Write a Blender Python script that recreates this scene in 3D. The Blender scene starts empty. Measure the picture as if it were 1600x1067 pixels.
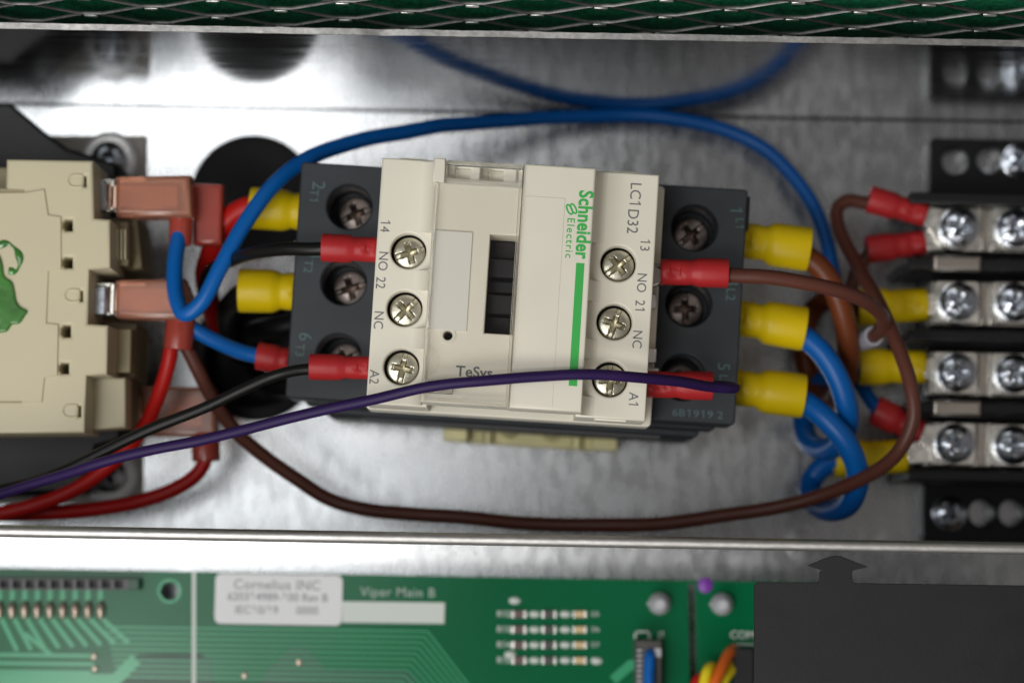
import bpy, bmesh, math, random
from mathutils import Vector, Matrix, noise as mnoise
from mathutils.geometry import delaunay_2d_cdt

random.seed(7)
SC = bpy.context.scene
COL = SC.collection
S = 0.001                                   # everything below is written in millimetres

# ---------------------------------------------------------------- camera
F, D = 4000.0, 552.0                        # focal length in photo pixels, camera height over the tray floor (mm)
TH = math.atan((850 - 533.5) / F)           # tilt
PH = math.radians(1.0)                      # roll
EX = Vector((1, 0, 0)); U0 = Vector((0, math.cos(TH), math.sin(TH)))
FWD = Vector((0, math.sin(TH), -math.cos(TH)))
RGT = EX * math.cos(PH) + U0 * math.sin(PH)
UP = -EX * math.sin(PH) + U0 * math.cos(PH)
CAM = Vector((0, 0, D))
cd = bpy.data.cameras.new('camera'); cam = bpy.data.objects.new('camera', cd); COL.objects.link(cam)
M = Matrix((RGT, UP, -FWD)).transposed().to_4x4(); M.translation = CAM * S
cam.matrix_world = M
cd.sensor_width = 36.0; cd.lens = 36.0 * F / 1600.0
cd.clip_start = 0.02; cd.clip_end = 20
cd.dof.use_dof = True; cd.dof.focus_distance = (D - 86) * S; cd.dof.aperture_fstop = 11.5
SC.camera = cam

# ---------------------------------------------------------------- room light
w = bpy.data.worlds.new('World'); SC.world = w; w.use_nodes = True
w.node_tree.nodes['Background'].inputs[0].default_value = (1.0, 0.945, 0.915, 1)
w.node_tree.nodes['Background'].inputs[1].default_value = 0.17

def area(name, loc, target, size, power, col):
    l = bpy.data.lights.new(name, 'AREA'); l.shape = 'RECTANGLE'; l.size = size[0] * S; l.size_y = size[1] * S
    l.energy = power; l.color = col
    o = bpy.data.objects.new(name, l); COL.objects.link(o); o.location = Vector(loc) * S
    o.rotation_euler = (Vector(target) - Vector(loc)).to_track_quat('-Z', 'Y').to_euler()
    return o
area('workshop_lamp', (-230, -470, 660), (0, 50, 40), (520, 300), 2.9, (1.0, 0.985, 0.955))
area('window_side_lamp', (-318, 10, 640), (-60, 20, 0), (120, 560), 0.78, (0.95, 0.98, 1.0))
area('overhead_lamp', (-190, -190, 920), (0, 40, 0), (220, 160), 2.0, (1.0, 0.985, 0.955))
area('desk_lamp', (420, 330, 640), (60, 40, 20), (60, 60), 0.12, (1.0, 0.62, 0.32))

vs = SC.view_settings
vs.view_transform = 'Standard'; vs.look = 'None'; vs.exposure = 0.0; vs.gamma = 1.0; vs.use_curve_mapping = False
SC.render.engine = 'CYCLES'
SC.cycles.use_denoising = True
SC.cycles.max_bounces = 10; SC.cycles.transparent_max_bounces = 16
SC.cycles.sample_clamp_indirect = 6.0

# ---------------------------------------------------------------- helpers
def P(px, py, z):
    v = FWD * F + RGT * (px - 800) + UP * (533.5 - py)
    return CAM + v * ((z - D) / v.z)
CA = math.radians(-2.6)                     # the contactor stands slightly askew on its rail
CO = P(812, 452, 84); CO.z = 0
def CL(px, py, z):
    q = P(px, py, z) - CO
    return Vector((q.x * math.cos(CA) + q.y * math.sin(CA), -q.x * math.sin(CA) + q.y * math.cos(CA), z))

def link(o, parent=None):
    COL.objects.link(o)
    if parent is not None: o.parent = parent
    return o
def tag(o, label, cat, group=None):
    o['label'] = label; o['category'] = cat
    if group: o['group'] = group
    return o
def thing(name, label, cat, loc=(0, 0, 0), rz=0.0, group=None):
    o = bpy.data.objects.new(name, None); COL.objects.link(o)
    o.location = Vector(loc) * S; o.rotation_euler = (0, 0, rz); o.empty_display_size = 0.005
    return tag(o, label, cat, group)
def finish(name, bm, mat, parent=None, smooth=True, bevel=0.0, seg=2, loc=(0, 0, 0), rot=None, merge=False, angle=40):
    if merge: bmesh.ops.remove_doubles(bm, verts=bm.verts, dist=1e-3)
    bmesh.ops.recalc_face_normals(bm, faces=bm.faces)
    for v in bm.verts: v.co *= S
    me = bpy.data.meshes.new(name); bm.to_mesh(me); bm.free()
    me.materials.append(mat)
    o = bpy.data.objects.new(name, me); link(o, parent)
    o.location = Vector(loc) * S
    if rot is not None: o.rotation_euler = rot
    if bevel > 0:
        b = o.modifiers.new('bevel', 'BEVEL'); b.width = bevel * S; b.segments = seg; b.limit_method = 'ANGLE'; b.angle_limit = math.radians(50)
    if smooth:
        for p in me.polygons: p.use_smooth = True
        me.set_sharp_from_angle(angle=math.radians(angle))
    return o
def box_bm(bm, c0, c1):
    x0, y0, z0 = c0; x1, y1, z1 = c1
    v = [bm.verts.new(p) for p in ((x0,y0,z0),(x1,y0,z0),(x1,y1,z0),(x0,y1,z0),(x0,y0,z1),(x1,y0,z1),(x1,y1,z1),(x0,y1,z1))]
    for f in ((0,3,2,1),(4,5,6,7),(0,1,5,4),(1,2,6,5),(2,3,7,6),(3,0,4,7)): bm.faces.new([v[i] for i in f])
def box(name, c0, c1, mat, parent=None, bevel=0.25, seg=2, loc=(0, 0, 0), rot=None):
    bm = bmesh.new(); box_bm(bm, c0, c1)
    return finish(name, bm, mat, parent, True, bevel, seg, loc, rot)
def circ(cx, cy, r, n=40, a0=0.0):
    return [(cx + r * math.cos(a0 + 2 * math.pi * i / n), cy + r * math.sin(a0 + 2 * math.pi * i / n)) for i in range(n)]
def rect(x0, y0, x1, y1): return [(x0, y0), (x1, y0), (x1, y1), (x0, y1)]
def rrect(x0, y0, x1, y1, r, n=5):
    out = []
    for cx, cy, a in ((x1 - r, y0 + r, -90), (x1 - r, y1 - r, 0), (x0 + r, y1 - r, 90), (x0 + r, y0 + r, 180)):
        for i in range(n + 1):
            t = math.radians(a + 90 * i / n); out.append((cx + r * math.cos(t), cy + r * math.sin(t)))
    return out
def curve_mesh(cu):
    o = bpy.data.objects.new('tmp', cu); COL.objects.link(o)
    me = bpy.data.meshes.new_from_object(o.evaluated_get(bpy.context.evaluated_depsgraph_get()))
    bpy.data.objects.remove(o); bpy.data.curves.remove(cu)
    return me
def area2(lp): return sum(p[0] * q[1] - q[0] * p[1] for p, q in zip(lp, lp[1:] + lp[:1])) / 2
def offset_loop(lp, d):
    """move a closed loop d to its left"""
    out = []; n = len(lp)
    for i in range(n):
        p, q, r_ = Vector(lp[i-1][:2]), Vector(lp[i][:2]), Vector(lp[(i+1) % n][:2])
        a_, b_ = (q - p), (r_ - q)
        if a_.length < 1e-9: a_ = b_
        if b_.length < 1e-9: b_ = a_
        a_ = a_.normalized(); b_ = b_.normalized()
        n1, n2 = Vector((-a_.y, a_.x)), Vector((-b_.y, b_.x))
        k = max(1 + n1.dot(n2), .45)
        o_ = q + (n1 + n2) * (d / k); out.append((o_.x, o_.y))
    return out
def slab(name, loops, z0, z1, mat, parent=None, bevel=0.2, seg=2, loc=(0, 0, 0), rot=None, angle=50):
    """flat plate with rounded upper edges: first loop is the outline, the others are holes"""
    bevel = min(bevel, (z1 - z0) * .5)
    L_ = []
    for k, lp in enumerate(loops):
        lp = [tuple(q[:2]) for q in lp]
        if (area2(lp) > 0) != (k == 0): lp = lp[::-1]
        L_.append(lp)
    steps = [(0.0, z0), (0.0, z1 - bevel)] + [(bevel * (1 - math.cos(t)), z1 - bevel + bevel * math.sin(t)) for t in [math.pi / 2 * i / seg for i in range(1, seg + 1)]] if bevel > 0 else [(0.0, z0), (0.0, z1)]
    bm = bmesh.new(); caps = {}
    for lp in L_:
        rings = [[bm.verts.new((x, y, z)) for x, y in (offset_loop(lp, d) if d > 0 else lp)] for d, z in steps]
        for A, B in zip(rings, rings[1:]):
            for i in range(len(lp)): j = (i + 1) % len(lp); bm.faces.new((A[i], A[j], B[j], B[i]))
        caps.setdefault('lo', []).append(lp); caps.setdefault('hi', []).append(offset_loop(lp, steps[-1][0]) if steps[-1][0] > 0 else lp)
    for key, z in (('lo', z0), ('hi', z1)):
        vs_, ed = [], []
        for lp in caps[key]:
            k = len(vs_); vs_ += [Vector(q) for q in lp]; ed += [(k + i, k + (i + 1) % len(lp)) for i in range(len(lp))]
        co, e2, tri, *_ = delaunay_2d_cdt(vs_, ed, [], 0, 1e-6)
        vv_ = [bm.verts.new((c.x, c.y, z)) for c in co]
        for t in tri:
            x, y = (co[t[0]] + co[t[1]] + co[t[2]]) / 3; c = False
            for lp in caps[key]:
                for (ax, ay), (bx_, by) in zip(lp, lp[1:] + lp[:1]):
                    if (ay > y) != (by > y) and x < (bx_ - ax) * (y - ay) / (by - ay) + ax: c = not c
            if c: bm.faces.new([vv_[i] for i in t])
        for v in vv_:
            if not v.link_faces: bm.verts.remove(v)
    o = finish(name, bm, mat, parent, True, 0, 1, loc, rot, merge=True, angle=angle)
    for p in o.data.polygons:
        if abs(p.normal.z) > .999: p.use_smooth = False
    return o
def px_poly(pts, z): return [tuple(P(x, y, z).xy) for x, y in pts]
def lathe(name, prof, mat, parent=None, n=40, loc=(0, 0, 0), rot=None, angle=40):
    bm = bmesh.new(); rings = []
    for r, z in prof:
        rings.append([bm.verts.new((0, 0, z))] if r < 1e-6 else [bm.verts.new((r * math.cos(2*math.pi*i/n), r * math.sin(2*math.pi*i/n), z)) for i in range(n)])
    for a, b in zip(rings, rings[1:]):
        for i in range(n):
            j = (i + 1) % n
            if len(a) == 1 and len(b) == 1: continue
            if len(a) == 1: bm.faces.new((a[0], b[i], b[j]))
            elif len(b) == 1: bm.faces.new((a[i], a[j], b[0]))
            else: bm.faces.new((a[i], a[j], b[j], b[i]))
    return finish(name, bm, mat, parent, True, 0, 1, loc, rot, angle=angle)
def spline(pts, n=8):
    pts = [Vector(p) for p in pts]
    ext = [pts[0] * 2 - pts[1]] + pts + [pts[-1] * 2 - pts[-2]]
    out = []
    for k in range(1, len(ext) - 2):
        p0, p1, p2, p3 = ext[k-1:k+3]
        t0 = 0; t1 = t0 + max((p1-p0).length, 1e-4) ** .5; t2 = t1 + max((p2-p1).length, 1e-4) ** .5; t3 = t2 + max((p3-p2).length, 1e-4) ** .5
        for i in range(n):
            t = t1 + (t2 - t1) * i / n
            a1 = p0*((t1-t)/(t1-t0)) + p1*((t-t0)/(t1-t0)); a2 = p1*((t2-t)/(t2-t1)) + p2*((t-t1)/(t2-t1)); a3 = p2*((t3-t)/(t3-t2)) + p3*((t-t2)/(t3-t2))
            b1 = a1*((t2-t)/(t2-t0)) + a2*((t-t0)/(t2-t0)); b2 = a2*((t3-t)/(t3-t1)) + a3*((t-t1)/(t3-t1))
            out.append(b1*((t2-t)/(t2-t1)) + b2*((t-t1)/(t2-t1)))
    out.append(pts[-1]); return out
def sweep(bm, path, rad, n=16, cap=True, flat=1.0, upv=Vector((0, 0, 1))):
    """tube; rad is a number or a list along the path; flat squashes it along the local normal"""
    m = len(path); rs = rad if isinstance(rad, (list, tuple)) else [rad] * m
    t = (path[1] - path[0]).normalized()
    nrm = (upv - t * upv.dot(t))
    if nrm.length < 1e-3: nrm = Vector((1, 0, 0)) - t * t.x
    nrm.normalize(); rings = []
    for i, p in enumerate(path):
        t2 = (path[min(i+1, m-1)] - path[max(i-1, 0)]).normalized()
        nrm = (nrm - t2 * nrm.dot(t2)).normalized(); b = t2.cross(nrm)
        rings.append([bm.verts.new(p + (nrm * (math.cos(2*math.pi*k/n) * flat) + b * math.sin(2*math.pi*k/n)) * rs[i]) for k in range(n)])
    for a, b in zip(rings, rings[1:]):
        for k in range(n):
            bm.faces.new((a[k], a[(k+1) % n], b[(k+1) % n], b[k]))
    if cap:
        bm.faces.new(rings[0][::-1]); bm.faces.new(rings[-1])
def tube(name, pts, r, mat, parent=None, n=16, smooth_n=8, flat=1.0):
    path = spline(pts, smooth_n); m_ = len(path)
    if smooth_n == 8:                       # hand-laid wire is never a perfect curve
        path = [p + mnoise.noise_vector(p * .07 + Vector((r * 9, 0, 0))) * (.34 * min(1, i / 10, (m_ - 1 - i) / 10)) for i, p in enumerate(path)]
    bm = bmesh.new(); sweep(bm, path, r, n, True, flat)
    return finish(name, bm, mat, parent, True, 0)
def hollow(name, a, b, prof, mat, parent=None, flat=1.0, inner=0.75, n=20):
    """open sleeve from a to b, prof = [(t, radius)], wall turned in at the b end"""
    a, b = Vector(a), Vector(b); path = []; rs = []
    for t, r in prof: path.append(a.lerp(b, t)); rs.append(r)
    e = prof[-1][1]
    path += [b + (b - a).normalized() * 0.08, b.copy(), a.lerp(b, 0.55)]; rs += [e * 0.93, e * inner, e * inner * 0.9]
    # ring frames must not flip where the wall turns back: fixed frame
    ax = (b - a).normalized(); nr = Vector((0, 0, 1)); nr = (nr - ax * nr.dot(ax)).normalized(); bi = ax.cross(nr)
    bm = bmesh.new(); rings = []
    for p, r in zip(path, rs):
        rings.append([bm.verts.new(p + (nr * (min(math.cos(2*math.pi*k/n), .80 if r < 0 else 2) * flat) + bi * math.sin(2*math.pi*k/n)) * abs(r)) for k in range(n)])   # a negative radius marks the crimp dent
    for q, s in zip(rings, rings[1:]):
        for k in range(n): bm.faces.new((q[k], q[(k+1) % n], s[(k+1) % n], s[k]))
    bm.faces.new(rings[0][::-1])
    return finish(name, bm, mat, parent, True, 0, angle=50)
def text(name, body, size, mat, parent, loc, rz=0.0, bold=0.0, sx=1.0, align='CENTER', space=1.0, depth=0.02):
    cu = bpy.data.curves.new('tmp', 'FONT'); cu.body = body.replace('1', '\U0001D7E3'); cu.size = size; cu.align_x = align; cu.align_y = 'CENTER'
    cu.extrude = depth; cu.offset = bold; cu.space_character = space; cu.resolution_u = 3
    me = curve_mesh(cu)
    for v in me.vertices: v.co = Vector((v.co.x * sx, v.co.y, v.co.z)) * S
    me.materials.clear(); me.materials.append(mat)
    o = bpy.data.objects.new(name, me); link(o, parent); o.location = Vector(loc) * S; o.rotation_euler = (0, 0, rz)
    return o
HEADS = {}
def screw_head(name, R, mat, parent, loc, rz=0.0, dome=0.9, cross=0.62, w=0.17, slot=0.0, depth=1.0, tall=1.2, rot=None):
    """one turned head: dome, a driver cross and, where slot > 0, a straight slot right across"""
    key = (R, dome, cross, w, slot, depth, tall, mat.name)
    if key not in HEADS:
        bm = bmesh.new(); NA, NR = 96, 26; rings = []
        def h(x, y):
            r = math.hypot(x, y) / R
            z = dome * (1 - r * r) if r < 0.93 else dome * (1 - .93 ** 2) - (r - .93) * 5 * 0.25 * R * .3
            def band(a, b, half, L):      # soft edged bar
                e = 0.055 * R
                s = min(1, max(0, (half - abs(b)) / e + .5)); t = min(1, max(0, (L - abs(a)) / e + .5)); return s * t
            c = max(band(x, y, w * R, cross * R), band(y, x, w * R, cross * R))
            g = depth * 1.9 * max(.25, 1 - r / (cross * 1.15)) * c
            if slot > 0: g = max(g, band(x, y, slot * R, 2 * R) * depth * 0.5)
            return z - g
        top = bm.verts.new((0, 0, h(0, 0)))
        for i in range(1, NR + 1):
            r = R * i / NR
            rings.append([bm.verts.new((r*math.cos(2*math.pi*k/NA), r*math.sin(2*math.pi*k/NA), h(r*math.cos(2*math.pi*k/NA), r*math.sin(2*math.pi*k/NA)))) for k in range(NA)])
        for k in range(NA): bm.faces.new((top, rings[0][k], rings[0][(k+1) % NA]))
        for a, b in zip(rings, rings[1:]):
            for k in range(NA): bm.faces.new((a[k], b[k], b[(k+1) % NA], a[(k+1) % NA]))
        lo = [bm.verts.new((R*math.cos(2*math.pi*k/NA), R*math.sin(2*math.pi*k/NA), -tall)) for k in range(NA)]
        for k in range(NA): bm.faces.new((rings[-1][k], lo[k], lo[(k+1) % NA], rings[-1][(k+1) % NA]))
        bmesh.ops.recalc_face_normals(bm, faces=bm.faces)
        for v in bm.verts: v.co *= S
        me = bpy.data.meshes.new('screw_head'); bm.to_mesh(me); bm.free(); me.materials.append(mat)
        for p in me.polygons: p.use_smooth = True
        me.set_sharp_from_angle(angle=math.radians(38)); HEADS[key] = me
    o = bpy.data.objects.new(name, HEADS[key]); link(o, parent); o.location = Vector(loc) * S
    o.rotation_euler = rot if rot is not None else (0, 0, rz)
    return o

# ---------------------------------------------------------------- materials
def mat(name, col, rough=0.5, metal=0.0, spec=0.5, noise=None, bump=None, rnoise=None, trans=0.0, ior=1.46, coat=0.0, stretch=(1, 1, 1)):
    """noise=(scale, amount) colour mottling, bump=(scale, mm), rnoise=(scale, amount) gloss mottling"""
    m = bpy.data.materials.new(name); m.use_nodes = True; nt = m.node_tree; b = nt.nodes['Principled BSDF']
    b.inputs['Base Color'].default_value = (*col, 1); b.inputs['Roughness'].default_value = rough; b.inputs['Metallic'].default_value = metal
    b.inputs['Specular IOR Level'].default_value = spec; b.inputs['Transmission Weight'].default_value = trans; b.inputs['IOR'].default_value = ior
    b.inputs['Coat Weight'].default_value = coat; b.inputs['Coat Roughness'].default_value = 0.12
    tc = nt.nodes.new('ShaderNodeTexCoord'); mp = nt.nodes.new('ShaderNodeMapping'); mp.inputs['Scale'].default_value = stretch
    nt.links.new(tc.outputs['Object'], mp.inputs[0])
    def nz(scale, detail=5):
        n = nt.nodes.new('ShaderNodeTexNoise'); n.inputs['Scale'].default_value = scale; n.inputs['Detail'].default_value = detail
        nt.links.new(mp.outputs[0], n.inputs['Vector']); return n
    if noise:
        n = nz(noise[0]); mr = nt.nodes.new('ShaderNodeMapRange'); mr.inputs['From Min'].default_value = .3; mr.inputs['From Max'].default_value = .7
        mr.inputs['To Min'].default_value = 1 - noise[1]; mr.inputs['To Max'].default_value = 1 + noise[1] * .6
        mx = nt.nodes.new('ShaderNodeMix'); mx.data_type = 'RGBA'; mx.blend_type = 'MULTIPLY'; mx.inputs['Factor'].default_value = 1
        mx.inputs['A'].default_value = (*col, 1); nt.links.new(n.outputs['Fac'], mr.inputs[0])
        cb = nt.nodes.new('ShaderNodeCombineColor')
        for k in range(3): nt.links.new(mr.outputs[0], cb.inputs[k])
        nt.links.new(cb.outputs[0], mx.inputs['B']); nt.links.new(mx.outputs['Result'], b.inputs['Base Color'])
    if rnoise:
        n = nz(rnoise[0]); mr = nt.nodes.new('ShaderNodeMapRange'); mr.inputs['From Min'].default_value = .3; mr.inputs['From Max'].default_value = .7
        mr.inputs['To Min'].default_value = max(.02, rough - rnoise[1]); mr.inputs['To Max'].default_value = min(1, rough + rnoise[1])
        nt.links.new(n.outputs['Fac'], mr.inputs[0]); nt.links.new(mr.outputs[0], b.inputs['Roughness'])
    if bump:
        n = nz(bump[0]); bp = nt.nodes.new('ShaderNodeBump'); bp.inputs['Strength'].default_value = 1.0; bp.inputs['Distance'].default_value = bump[1] * S
        nt.links.new(n.outputs['Fac'], bp.inputs['Height']); nt.links.new(bp.outputs[0], b.inputs['Normal'])
    return m

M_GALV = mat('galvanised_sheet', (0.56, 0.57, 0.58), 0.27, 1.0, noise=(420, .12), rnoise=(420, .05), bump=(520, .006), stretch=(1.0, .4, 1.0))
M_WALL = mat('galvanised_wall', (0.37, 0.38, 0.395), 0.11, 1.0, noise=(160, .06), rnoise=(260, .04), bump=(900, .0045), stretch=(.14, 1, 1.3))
M_EDGE = mat('sheared_steel_edge', (0.48, 0.465, 0.45), 0.42, 1.0, noise=(900, .25), bump=(1500, .04))
M_ROD = mat('rolled_steel_edge', (0.50, 0.49, 0.475), 0.46, 1.0, noise=(900, .14), bump=(1600, .03), stretch=(.5, 1, 1))
M_BEIGE = mat('beige_plastic', (0.715, 0.68, 0.575), 0.42, noise=(70, .04), bump=(2600, .006))
M_BEIGE2 = mat('beige_plastic_shiny', (0.715, 0.68, 0.575), 0.30, noise=(60, .025), bump=(1800, .004))
M_DARK = mat('charcoal_plastic', (0.031, 0.036, 0.042), 0.46, spec=.35, noise=(120, .12), bump=(2200, .012))
M_PLUNGER = mat('plunger_plastic', (0.012, 0.0115, 0.014), 0.45, spec=.3)
M_BLACK = mat('black_plastic', (0.009, 0.009, 0.010), 0.42, spec=.3, bump=(900, .01))
M_RUBBER = mat('black_rubber', (0.011, 0.0105, 0.011), 0.62, spec=.3, noise=(80, .15), bump=(900, .02))
M_PANEL = mat('black_fibre_sheet', (0.0105, 0.010, 0.012), 0.50, spec=.4, noise=(40, .25), rnoise=(70, .1), bump=(1400, .02))
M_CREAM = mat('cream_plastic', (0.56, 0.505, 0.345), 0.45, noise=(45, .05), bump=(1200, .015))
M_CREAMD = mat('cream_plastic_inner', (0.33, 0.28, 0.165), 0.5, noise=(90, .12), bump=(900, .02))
M_TAN = mat('mounting_plate_paint', (0.50, 0.46, 0.40), 0.5, noise=(120, .06))
M_ZINC = mat('zinc_plate', (0.52, 0.55, 0.60), 0.19, 1.0, rnoise=(900, .06), bump=(1200, .012))
M_TIN = mat('tin_plate', (0.86, 0.84, 0.78), 0.30, 1.0, noise=(300, .10), rnoise=(500, .1), bump=(500, .03))
M_NICKEL = mat('nickel_plate', (0.52, 0.48, 0.43), 0.32, 1.0, noise=(300, .10), bump=(900, .015))
M_YSCREW = mat('passivated_screw', (0.58, 0.55, 0.44), 0.28, 1.0, noise=(700, .18), bump=(1300, .02))
M_DSCREW = mat('terminal_screw', (0.34, 0.28, 0.25), 0.30, 1.0, noise=(600, .25), bump=(1300, .02))
M_GOLD = mat('yellow_passivated_rail', (0.86, 0.79, 0.42), 0.30, 0.2, noise=(200, .1), bump=(600, .02))
M_RED = mat('red_vinyl', (0.40, 0.019, 0.022), 0.42, spec=.35, bump=(900, .02), noise=(150, .08))
M_YEL = mat('yellow_vinyl', (0.68, 0.49, 0.002), 0.38, spec=.35, bump=(700, .02), noise=(120, .06))
M_BLUE = mat('blue_insulation', (0.001, 0.105, 0.40), 0.36, spec=.35, bump=(600, .015))
M_BROWN = mat('brown_insulation', (0.102, 0.034, 0.023), 0.38, spec=.35, bump=(700, .015), noise=(90, .08))
M_RUST = mat('rust_brown_insulation', (0.15, 0.037, 0.011), 0.38, spec=.35, bump=(600, .015))
M_BLKW = mat('black_insulation', (0.007, 0.0065, 0.0065), 0.36, spec=.3, bump=(600, .012))
M_PURP = mat('purple_insulation', (0.022, 0.008, 0.064), 0.44, spec=.28, bump=(800, .012))
M_REDW = mat('red_insulation', (0.46, 0.010, 0.008), 0.38, spec=.35, bump=(700, .015))
M_WHITE = mat('white_sleeve', (0.36, 0.36, 0.40), 0.5)
M_GREY = mat('grey_print', (0.13, 0.13, 0.14), 0.6)
M_TEAL = mat('teal_print', (0.075, 0.13, 0.13), 0.6)
M_GRN = mat('green_print', (0.03, 0.40, 0.065), 0.5)
M_CARD = mat('white_marker_card', (0.68, 0.67, 0.61), 0.5)
M_PAINT = mat('green_paint_mark', (0.05, 0.20, 0.03), 0.14, noise=(160, .35), bump=(160, .10), coat=.5)
M_FLAG = mat('salmon_nylon', (0.52, 0.225, 0.145), 0.24, trans=0.5, ior=1.5, bump=(500, .03))
M_FLAGD = mat('red_nylon', (0.50, 0.075, 0.05), 0.25, trans=0.35, ior=1.5, bump=(500, .03))
M_COPPER = mat('copper_barrel', (0.78, 0.50, 0.38), 0.35, 1.0)
M_PCB = mat('solder_mask', (0.0015, 0.100, 0.037), 0.16, spec=.25, noise=(25, .12), bump=(300, .004))
M_TRACE = mat('masked_copper', (0.04, 0.29, 0.14), 0.18, spec=.35)
M_PADD = mat('dark_solder_mask', (0.001, 0.048, 0.022), 0.25, spec=.3)
M_SILK = mat('silkscreen', (0.52, 0.56, 0.52), 0.6)
M_SILKD = mat('faded_silkscreen', (0.28, 0.36, 0.31), 0.6)
M_STICK = mat('sticker_paper', (0.60, 0.60, 0.61), 0.5)
M_INK = mat('sticker_ink', (0.22, 0.22, 0.23), 0.6)
M_SOLDER = mat('solder', (0.80, 0.80, 0.76), 0.26, 1.0, bump=(600, .05))
M_CHIP = mat('resistor_body', (0.10, 0.055, 0.05), 0.4)
M_CHIP2 = mat('dark_resistor_body', (0.05, 0.045, 0.04), 0.4)
M_LED = mat('tan_led', (0.55, 0.40, 0.20), 0.35)
M_POST = mat('grey_nylon', (0.42, 0.42, 0.44), 0.4)
M_DOT = mat('violet_ink', (0.16, 0.03, 0.30), 0.4)
M_ORG = mat('orange_insulation', (0.70, 0.13, 0.01), 0.36)
M_YELW = mat('yellow_insulation', (0.72, 0.56, 0.01), 0.36)
M_MESH = mat('expanded_steel', (0.15, 0.145, 0.14), 0.42, 1.0, noise=(500, .3), bump=(900, .05))
M_NODE = mat('steel_glint', (0.70, 0.69, 0.66), 0.30, 1.0, noise=(700, .2), bump=(900, .06))  # paler copy of the grille steel; knuckle glints are put into the colour
M_HEAD = mat('header_plastic', (0.055, 0.05, 0.055), 0.4)
M_JOINT = mat('flux_stained_solder', (0.50, 0.42, 0.34), 0.34, 0.8, bump=(700, .08))
M_WASH = mat('dull_washer', (0.66, 0.65, 0.64), 0.42, 0.7, noise=(300, .06))
M_LENS = mat('clear_hinge', (0.96, 0.955, 0.94), 0.05, trans=1.0, ior=1.45)
M_PAD = mat('green_filter_fibre', (0.006, 0.175, 0.075), 0.6, noise=(900, .6), bump=(1400, .5))
# clear lid plastic: see-through with a sheen that grows at grazing angles
M_CLEAR = bpy.data.materials.new('clear_plastic'); M_CLEAR.use_nodes = True
nt = M_CLEAR.node_tree; nt.nodes.remove(nt.nodes['Principled BSDF'])
tr = nt.nodes.new('ShaderNodeBsdfTransparent'); tr.inputs[0].default_value = (.985, .982, .975, 1)
gl = nt.nodes.new('ShaderNodeBsdfGlossy'); gl.inputs['Roughness'].default_value = .06
fr = nt.nodes.new('ShaderNodeFresnel'); fr.inputs[0].default_value = 1.5
ge = nt.nodes.new('ShaderNodeNewGeometry'); sb = nt.nodes.new('ShaderNodeMath'); sb.operation = 'SUBTRACT'; sb.inputs[0].default_value = 1; nt.links.new(ge.outputs['Backfacing'], sb.inputs[1])
ml = nt.nodes.new('ShaderNodeMath'); ml.operation = 'MULTIPLY'; nt.links.new(fr.outputs[0], ml.inputs[0]); nt.links.new(sb.outputs[0], ml.inputs[1])
mx = nt.nodes.new('ShaderNodeMixShader'); nt.links.new(ml.outputs[0], mx.inputs[0]); nt.links.new(tr.outputs[0], mx.inputs[1]); nt.links.new(gl.outputs[0], mx.inputs[2])
nt.links.new(mx.outputs[0], nt.nodes['Material Output'].inputs[0])

# ================================================================ SETTING: the sheet steel tray
H1 = P(395, 308, 0); H2 = P(400, 556, 0)
fl = slab('floor', [rect(-150, -75, 150, 93.4), circ(H1.x, H1.y, 12.6, 56), circ(H2.x, H2.y, 12.6, 56)], -1.2, 0, M_GALV, bevel=0.1)
fl['kind'] = 'structure'
for px in (1252, 1392):                                       # pressed dimples where the partition is fixed
    q = P(px, 851, 0)
    lathe('dimple', [(3.6, 0.01), (3.2, 0.03), (2.2, .10), (1.0, .15), (0, .16)], M_GALV, fl, 32, (q.x, q.y, 0))
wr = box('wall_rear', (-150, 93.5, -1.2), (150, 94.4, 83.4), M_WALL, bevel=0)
wr['kind'] = 'structure'
bm = bmesh.new(); A = []
for i in range(9):
    t = math.pi / 2 * i / 8; A.append([bm.verts.new((x, 93.49 - .4 + .4 * math.sin(t), .02 + .4 - .4 * math.cos(t))) for x in (-150, 150)])
for a, b in zip(A, A[1:]): bm.faces.new((a[0], a[1], b[1], b[0]))
finish('sheet_bend', bm, M_WALL, wr, True, 0)
bm = bmesh.new()                                              # sheared top edge, slightly uneven
N = 150
vv = []
for i in range(N + 1):
    x = -150 + 300 * i / N; j = random.uniform(-.05, .05)
    dip = -0.55 if -27.5 < x < -23.5 else 0
    vv.append([bm.verts.new(p) for p in ((x, 93.42 + j * .6, 83.45), (x, 93.42 + j * .6, 84 + j + dip), (x, 94.55 + j, 84.05 + dip), (x, 94.55 + j, 83.45))])
for a, b in zip(vv, vv[1:]):
    for k in range(4): bm.faces.new((a[k], a[(k+1) % 4], b[(k+1) % 4], b[k]))
finish('top_edge', bm, M_EDGE, wr, True, 0)
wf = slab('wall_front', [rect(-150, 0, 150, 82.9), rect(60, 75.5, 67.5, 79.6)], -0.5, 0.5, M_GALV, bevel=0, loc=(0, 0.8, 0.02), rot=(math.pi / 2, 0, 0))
wf['kind'] = 'structure'
tube('rolled_edge', [(-150, 0, 82.9 + 0.9), (0, 0, 83.8), (150, 0, 83.8)], 1.12, M_ROD, wf, 20, 2)
wf.children[0].rotation_euler = (-math.pi / 2, 0, 0)

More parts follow.
